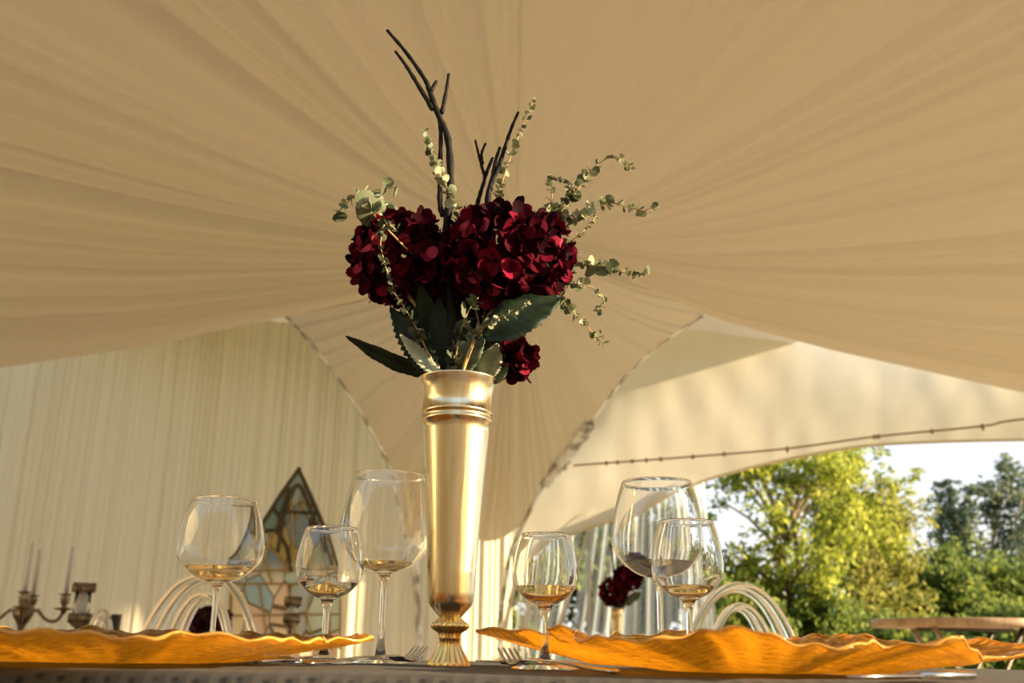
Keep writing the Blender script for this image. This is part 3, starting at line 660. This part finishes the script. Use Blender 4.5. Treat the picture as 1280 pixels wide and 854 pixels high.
def knife(A, B, label):
    c = A.copy(); c.z = TZ+.001; t = thing('table_knife', label, 'knife', c); d = B-A; d.z = 0; Ln = d.length; t.rotation_euler = (0, 0, math.atan2(d.y, d.x))
    g = MB(); g.tube([(0, 0, .004), (Ln*.02, 0, .004), (Ln*.2, 0, .0045), (Ln*.45, 0, .0042)], [.003, .0055, .006, .0042], 10, flat=.6); g.build('handle', M['steel'], t)
    g = MB(); g.tube([(Ln*.45, 0, .0042), (Ln*.5, 0, .0042), (Ln*.8, 0, .0042), (Ln*.96, 0, .004), (Ln, 0, .0035)], [.004, .008, .0085, .007, .001], 10, flat=.14); g.build('blade', M['steel'], t)
knife(at_y(322, 830, .95), at_y(412, 830, 1.08), 'table knife lying at the right end of the left amber plate')
knife(at_y(660, 832, 1.04), at_y(598, 829, 1.22), 'table knife pointing at the gold vase foot from the right')
knife(at_y(1215, 842, .80), at_y(1060, 842, .70), 'table knife lying under the rim of the right amber plate')

# ------------------------------------------------------------------ clear hoop chairs
def hoop_chair(cx, ytop, wpx, ytop2, wpx2, D, label, seat_z=.47, off2=0, group=None):
    c = at_y(cx, ytop, D); base = Vector((c.x, D, .06)); t = thing('clear_chair', label, 'chair', base, group); k = mpp(c)
    def arc(w_, yt, dx, dy, r, nm):
        zt_ = at_y(cx, yt, D).z-.06; W = w_*k/2; H = zt_-seat_z+.06; pts = []
        for i in range(41):
            a = PI*i/40; sx_ = math.cos(a); sz = math.sin(a)
            pts.append((dx+W*math.copysign(abs(sx_)**.92, sx_), dy, seat_z-.06+.0+H*sz**.86 if 0 < i < 40 else seat_z-.06))
        g = MB(); g.tube(pts, r, 10, flat=1.5); g.build(nm, M['acrylic'], t)
    for dy, dw in ((0, 0), (.045, -16*D/2.3)):
        arc(wpx+dw, ytop+(2 if dy else 0), 0, dy, .0095, 'back_hoop'); arc(wpx2+dw*.8, ytop2+(1 if dy else 0), off2, dy, .0085, 'back_hoop')
    g = MB(); g.lathe([(0, seat_z-.10), (.19, seat_z-.10), (.20, seat_z-.08), (.19, seat_z-.06), (0, seat_z-.06)], 32, c=(0, .2, 0)); g.build('seat', M['acrylic'], t)
    for x in (-.15, .15):
        for y in (.05, .35):
            g = MB(); g.tube([(x, y, seat_z-.1), (x*1.15, y+(y-.2)*.15, 0)], [.014, .010], 8); g.build('leg', M['acrylic'], t)
    return t
hoop_chair(257, 721, 178, 744, 100, 2.3, 'clear acrylic chair with round hoop back, behind the leftmost wine glass', off2=-.0)
hoop_chair(924, 733, 170, 758, 106, 2.3, 'clear acrylic chair with round hoop back, right side before the open archway')
hoop_chair(642, 787, 44, 794, 30, 7.2, 'small distant clear chair in front of the plastic window, right of the gold vase')
hoop_chair(128, 764, 42, 772, 26, 4.4, 'small distant clear chair beside the glass candle lantern')

# ------------------------------------------------------------------ background side tables
def side_table(x0, x1, y0, y1, ztop, label):
    cx, cy = (x0+x1)/2, (y0+y1)/2; t = thing('side_table', label, 'table', (cx, cy, .06)); hx, hy = (x1-x0)/2, (y1-y0)/2
    g = MB(); g.box((-hx, -hy, ztop-.09), (hx, hy, ztop-.061)); g.build('table_top', M['wood'], t, smooth=False)
    for a in (-1, 1):
        for b in (-1, 1):
            g = MB(); g.tube([(a*(hx-.08), b*(hy-.08), 0), (a*(hx-.08), b*(hy-.08), ztop-.09)], .025, 8); g.build('leg', M['wood'], t)
    return t
CD = 5.2
c0 = at_y(27, 780, CD); side_table(c0.x-.9, c0.x+.75, CD-.4, CD+.4, .75, 'side table carrying the candelabra by the left cloth wall')
cd0 = Vector((c0.x, CD, .75)); kc = mpp(c0)
ca = thing('candelabra', 'tarnished metal candelabra with curved arms, left edge of the view', 'candelabra', cd0)
zz = lambda x, y: at_y(x, y, CD).z-.75
g = MB(); g.lathe([(0, 0), (.09, 0), (.09, .008), (.05, .02), (.018, .04), (.016, .08), (.03, .11), (.045, .13), (.05, zz(27, 768)), (.045, zz(27, 762)), (.022, zz(27, 757)), (.03, zz(27, 754)), (.012, zz(27, 750)), (.012, zz(38, 748)), (0, zz(38, 748))], 24); g.build('column', M['pewter'], ca)
def cup(x, y, z):
    g = MB(); g.lathe([(0, -.045), (.012, -.045), (.012, -.03), (.045, -.022), (.047, -.018), (.012, -.014), (.012, 0), (.022, .008), (.02, .02), (.026, .03), (.014, .04), (.032, .050), (.033, .053), (0, .053)], 20, c=(x, y, z)); g.build('candle_cup', M['pewter'], ca)
RA = (77-27)*kc; cups = []
for i, a in enumerate((R(0), R(105), R(180), R(293))):
    zb = zz(77, 768)
    P = spline([(.03, 0, zz(60, 765)), (RA*.35, 0, zz(60, 764)), (RA*.6, 0, zz(60, 775)), (RA*.85, 0, zz(60, 776)), (RA, 0, zz(77, 765))], 6)
    Mx = Matrix.Rotation(a, 3, 'Z'); g = MB(); g.tube([Mx @ p for p in P], .0085, 8); g.build('arm', M['pewter'], ca)
    q = Mx @ Vector((RA, 0, zz(77, 756))); cups.append(q); cup(*q)
nm = ['tall pale taper candle on the right arm of the candelabra', 'pale taper candle on the rear arm of the candelabra', 'pale taper candle on the left arm of the candelabra, at the frame edge', 'pale taper candle on the front arm of the candelabra']
for q, l_ in zip(cups, nm):
    g = MB(); hC = .235; g.lathe([(0, 0), (.011, 0), (.0095, hC*.6), (.008, hC-.004), (.003, hC), (.001, hC+.004), (.001, hC+.012), (0, hC+.012)], 16)
    o = g.build('taper_candle', M['wax']); o.location = cd0+q+Vector((0, 0, .054)); tag(o, l_, 'candle')

def lantern(px, ytop, ybot, half, D, zbase, label, stem=False, name='candle_lantern'):
    c = at_y(px, ytop, D); k = mpp(c); base = Vector((c.x, D, zbase)); t = thing(name, label, 'lantern', base)
    z1 = at_y(px, ytop, D).z-zbase; z0 = at_y(px, ybot, D).z-zbase; r = half*k; rg = r*.16
    def ring(z, nm_):
        g = MB(); h = .035*D/5.2*1.1; g.lathe([(r*.8, z), (r, z), (r, z+h), (r*.8, z+h), (r*.8, z)], 32)
        for j in range(20):
            a = 2*PI*j/20; g.tube([(r*math.cos(a), r*math.sin(a), z-.004), (r*1.06*math.cos(a), r*1.06*math.sin(a), z+h*.5), (r*math.cos(a), r*math.sin(a), z+h+.004)], .005, 5)
        g.build(nm_, M['pewter'], t)
    h = .035*D/5.2*1.1; ring(z1-h, 'top_ring'); ring(z0, 'base_ring')
    g = MB(); g.lathe([(r*.78, z0+.01), (r*.78, z1-.004), (r*.74, z1-.004), (r*.74, z0+.01), (r*.78, z0+.01)], 32); g.build('glass_chimney', M['glass'], t)
    g = MB(); g.lathe([(0, z0+.012), (r*.55, z0+.012), (r*.55, z1-h*1.3), (r*.1, z1-h*1.25), (0, z1-h*1.25)], 24); g.build('candle', M['wax'], t)
    g = MB(); g.lathe([(0, z0), (r*.9, z0), (r*.9, z0-.01), (r*.35, z0-.03), (.012, max(.02, z0-.06)), (.012, .02), (r*.6, .012), (r*.6, 0), (0, 0)] if z0 > .1 else [(0, z0), (r, z0), (r, z0-.01), (r*.4, z0-.02), (r*.4, .01), (r*.8, .0), (0, 0)], 24); g.build('foot', M['pewter'], t)
lantern(106, 730, 778, 12.5, 5.0, .75, 'round candle lantern with beaded metal rings, right of the candelabra')
lantern(367, 747, 778, 9.5, 5.0, .75, 'slim candle holder with dark metal rings, before the stained glass arch')
b0 = at_y(146, 768, 5.1); g = MB(); h_ = b0.z-.75; g.lathe([(0, 0), (.020, 0), (.028, h_), (.024, h_), (.017, .01), (0, .01)], 4); o = g.build('square_pot', M['black'], smooth=False); o.location = (b0.x, 5.1, .75); o.rotation_euler.z = PI/4
tag(o, 'small square black pot between the lantern and the left clear chair', 'pot')
x0, x1 = at_y(225, 790, 5).x, at_y(395, 790, 5).x; side_table(x0, x1, 4.65, 5.35, .75, 'side table carrying the dark flower ball and the slim candle holder')
fb = at_y(262, 778, 5.0)
bv = thing('bowl_vase', 'low dark bowl under the round dark flower ball', 'vase', (fb.x, 5.0, .75)); hb = max(.03, fb.z-.75-.04)
g = MB(); g.lathe([(0, 0), (.035, 0), (.06, hb*.5), (.05, hb), (.045, hb), (.05, hb*.5), (0, .01)], 24); g.build('bowl', M['black'], bv)
hydrangea(262, 778, 5.0, 25, 16, 130, 6.5, 'round near-black flower ball seen behind the stem of the leftmost glass', 31, m='petal_dark', mouth=Vector((fb.x, 5.0, .75+hb+.01)))

# stained glass arch standing in front of the left wall
GD = 6.3
gc = at_y(357, 800, GD); G0 = Vector((gc.x, GD, .06)); 
def gp(x, y, dy=0): return at_y(x, y, GD+dy)-G0
sg_ = thing('stained_glass_arch', 'pointed stained glass window panel standing against the left cloth wall', 'decor', G0)
outl = [(286, 812), (288, 712), (326, 658), (350, 620), (373.5, 587), (388, 618), (403, 653), (427, 706), (425, 812)]
def V(x, y): return gp(x, y)
lo = [Vector((V(286, 812).x, 0, 0)), *[V(*p) for p in outl[1:-1]], Vector((V(425, 812).x, 0, 0))]
g = MB(); n_ = len(lo); g.add([v+Vector((0, .004, 0)) for v in lo]+[v+Vector((0, .012, 0)) for v in lo], [tuple(range(n_)), tuple(range(2*n_-1, n_-1, -1))]+[(i, i+n_, (i+1) % n_+n_, (i+1) % n_) for i in range(n_)])
m = mat('stained_glass', rough=.25); M['stained'] = m; b = m.node_tree.nodes['Principled BSDF']
t_ = N(m, 'ShaderNodeTexCoord'); mp2 = N(m, 'ShaderNodeMapping'); mp2.inputs['Scale'].default_value = (1, 1, .6); vo = N(m, 'ShaderNodeTexVoronoi'); setin(vo, 'Scale', 7.)
L(m, t_.outputs['Object'], mp2.inputs[0]); L(m, mp2.outputs[0], vo.inputs[0])
sp = N(m, 'ShaderNodeSeparateColor'); L(m, vo.outputs['Color'], sp.inputs[0])
low = ramp(m, [(0, (.97, .95, .85)), (.25, (.62, .90, .97)), (.42, (.98, .78, .68)), (.6, (.42, .72, .95)), (.78, (.98, .95, .75)), (1, (.97, .72, .74))], sp.outputs[0])  # pastel panes, also lightened to paint sun on the lower part
hi_ = ramp(m, [(0, (.22, .38, .44)), (.3, (.38, .55, .50)), (.5, (.62, .52, .18)), (.7, (.26, .38, .52)), (1, (.50, .62, .62))], sp.outputs[1])
sz_ = N(m, 'ShaderNodeSeparateXYZ'); L(m, t_.outputs['Object'], sz_.inputs[0]); mr = N(m, 'ShaderNodeMapRange')
zmid = V(360, 715).z; mr.inputs['From Min'].default_value = zmid-.05; mr.inputs['From Max'].default_value = zmid+.08; L(m, sz_.outputs[2], mr.inputs[0])
mixc = N(m, 'ShaderNodeMix', data_type='RGBA'); L(m, mr.outputs[0], mixc.inputs[0]); L(m, low, mixc.inputs[6]); L(m, hi_, mixc.inputs[7])
vo2 = N(m, 'ShaderNodeTexVoronoi', feature='DISTANCE_TO_EDGE'); setin(vo2, 'Scale', 7.); L(m, mp2.outputs[0], vo2.inputs[0])
mix2 = N(m, 'ShaderNodeMix', data_type='RGBA'); mix2.inputs[7].default_value = (.22, .17, .09, 1)
ed = ramp(m, [(.012, (1, 1, 1)), (.03, (0, 0, 0))], vo2.outputs[0]); L(m, ed, mix2.inputs[0]); L(m, mixc.outputs[2], mix2.inputs[6]); L(m, mix2.outputs[2], b.inputs['Base Color'])
tl = N(m, 'ShaderNodeBsdfTranslucent'); L(m, mix2.outputs[2], tl.inputs[0]); mx = N(m, 'ShaderNodeMixShader'); mx.inputs[0].default_value = .25
L(m, b.outputs[0], mx.inputs[1]); L(m, tl.outputs[0], mx.inputs[2]); L(m, mx.outputs[0], m.node_tree.nodes['Material Output'].inputs[0])
g.build('panes', m, sg_, smooth=False)
def cames(nm_, paths, r, mt):
    g = MB()
    for pth in paths: g.tube(spline([gp(x, y)+Vector((0, -.004, 0)) for x, y in pth], 5), r, 6)
    g.build(nm_, M[mt], sg_)
cames('outer_frame', [outl[1:5]+[outl[4]], [outl[4]]+outl[5:8]], .013, 'came')
cames('side_frame', [[(288, 714), (286, 812)], [(427, 706), (425, 812)]], .008, 'came_gold')
cames('tracery', [[(350, 660), (360, 632), (372, 606), (386, 632), (402, 676), (418, 706)], [(331, 665), (345, 664), (358, 684), (364, 715)], [(341, 634), (352, 655), (347, 690)],
                  [(395, 640), (388, 660), (404, 690)], [(362, 610), (352, 640), (346, 668)], [(357, 640), (395, 642)], [(352, 648), (358, 640)], [(356, 655), (350, 645)], [(346, 660), (354, 652)]], .011, 'came')
cames('tracery', [[(362, 620), (366, 650), (366, 700), (358, 716)], [(385, 622), (370, 650)], [(330, 680), (346, 692), (360, 714)], [(292, 714), (428, 712)], [(288, 730), (426, 730)], [(340, 668), (332, 700), (340, 730)]], .007, 'came_gold')
cames('bars', [[(324, 730), (332, 790), (330, 812)], [(360, 730), (372, 812)], [(392, 730), (384, 770), (398, 812)], [(288, 770), (426, 768)], [(410, 730), (414, 812)], [(304, 730), (310, 770)]], .006, 'came_gold')

# far dinner table with its vase, flowers and glasses
FZ = .70; FD = 6.25
fx = at_y(772, 800, FD).x
side_table(fx-.75, fx+.65, FD-.5, FD+.5, FZ, 'far dinner table before the plastic curtain, carrying the small gold vase')
fv = Vector((fx, FD, FZ)); ft_z = at_y(772, 762, FD).z
s_ = (ft_z-FZ)/VH
vase_obj(s_, 'bouquet_vase', 'small distant gold vase with dark flowers before the plastic curtain', fv)
ml = fv+Vector((0, 0, VH*s_-.01))
hydrangea(767, 740, FD, 17, 16, 60, 6, 'lower left dark burgundy flower head in the distant gold vase', 41, m='petal', mouth=ml)
hydrangea(785, 722, FD+.03, 16, 13, 60, 6, 'upper right dark burgundy flower head in the distant gold vase', 43, m='petal', mouth=ml)
t = thing('bare_branch', 'thin dark branch standing in the distant gold vase', 'branch', ml); g = MB()
g.tube(spline([at_y(773, 760, FD)-ml, at_y(768, 730, FD)-ml, at_y(766, 700, FD)-ml, at_y(763, 680, FD)-ml], 4), .006, 6); g.tube([at_y(768, 730, FD)-ml, at_y(773, 702, FD)-ml], .005, 6); g.build('twig', M['bark_black'], t)
t = thing('eucalyptus_sprig', 'small grey-green sprig at the right of the distant gold vase', 'sprig', ml); g = MB()
P = spline([Vector((0, 0, -.02)), at_y(784, 752, FD)-ml, at_y(796, 746, FD)-ml], 4); g.tube(P, .003, 5); g.build('stem', M['stem'], t)
g = MB(); rg_ = random.Random(3)
for p in P[2:]:
    for _ in range(4): petal(g, p, Vector((rg_.gauss(0, 1), rg_.gauss(0, 1), rg_.gauss(0, 1))), Vector((0, -1, .2)), .035, .016, .2, rg_)
g.build('leaves', M['euc'], t, fix=False)
src = None
for i, (px, dy, lab) in enumerate([(727, -.1, 'leftmost'), (740, .1, 'second'), (753, -.15, 'third'), (790, -.1, ''), (803, .1, ''), (818, -.12, ''), (838, .05, '')]):
    lbl = ['empty glass at the left end of the far table', 'far table glass, second from the left end', 'far table glass closest left of the small gold vase', 'far table glass closest right of the small gold vase', 'far table glass, second right of the small gold vase', 'far table glass left of the big balloon glass stem', 'rightmost empty glass on the far table'][i]
    D = FD+dy; x = at_y(px, 800, D).x; z1 = at_y(px, 793, D).z-FZ
    t = thing('small_wine_glass', lbl, 'glass', (x, D, FZ+.0006), 'glasses on the far table'); prof, inn, _b = gprof(z1, .034, Hs=.42)
    g = MB(); g.lathe(prof+inn[::-1], 24); g.build('bowl_and_stem', M['glass'], t)
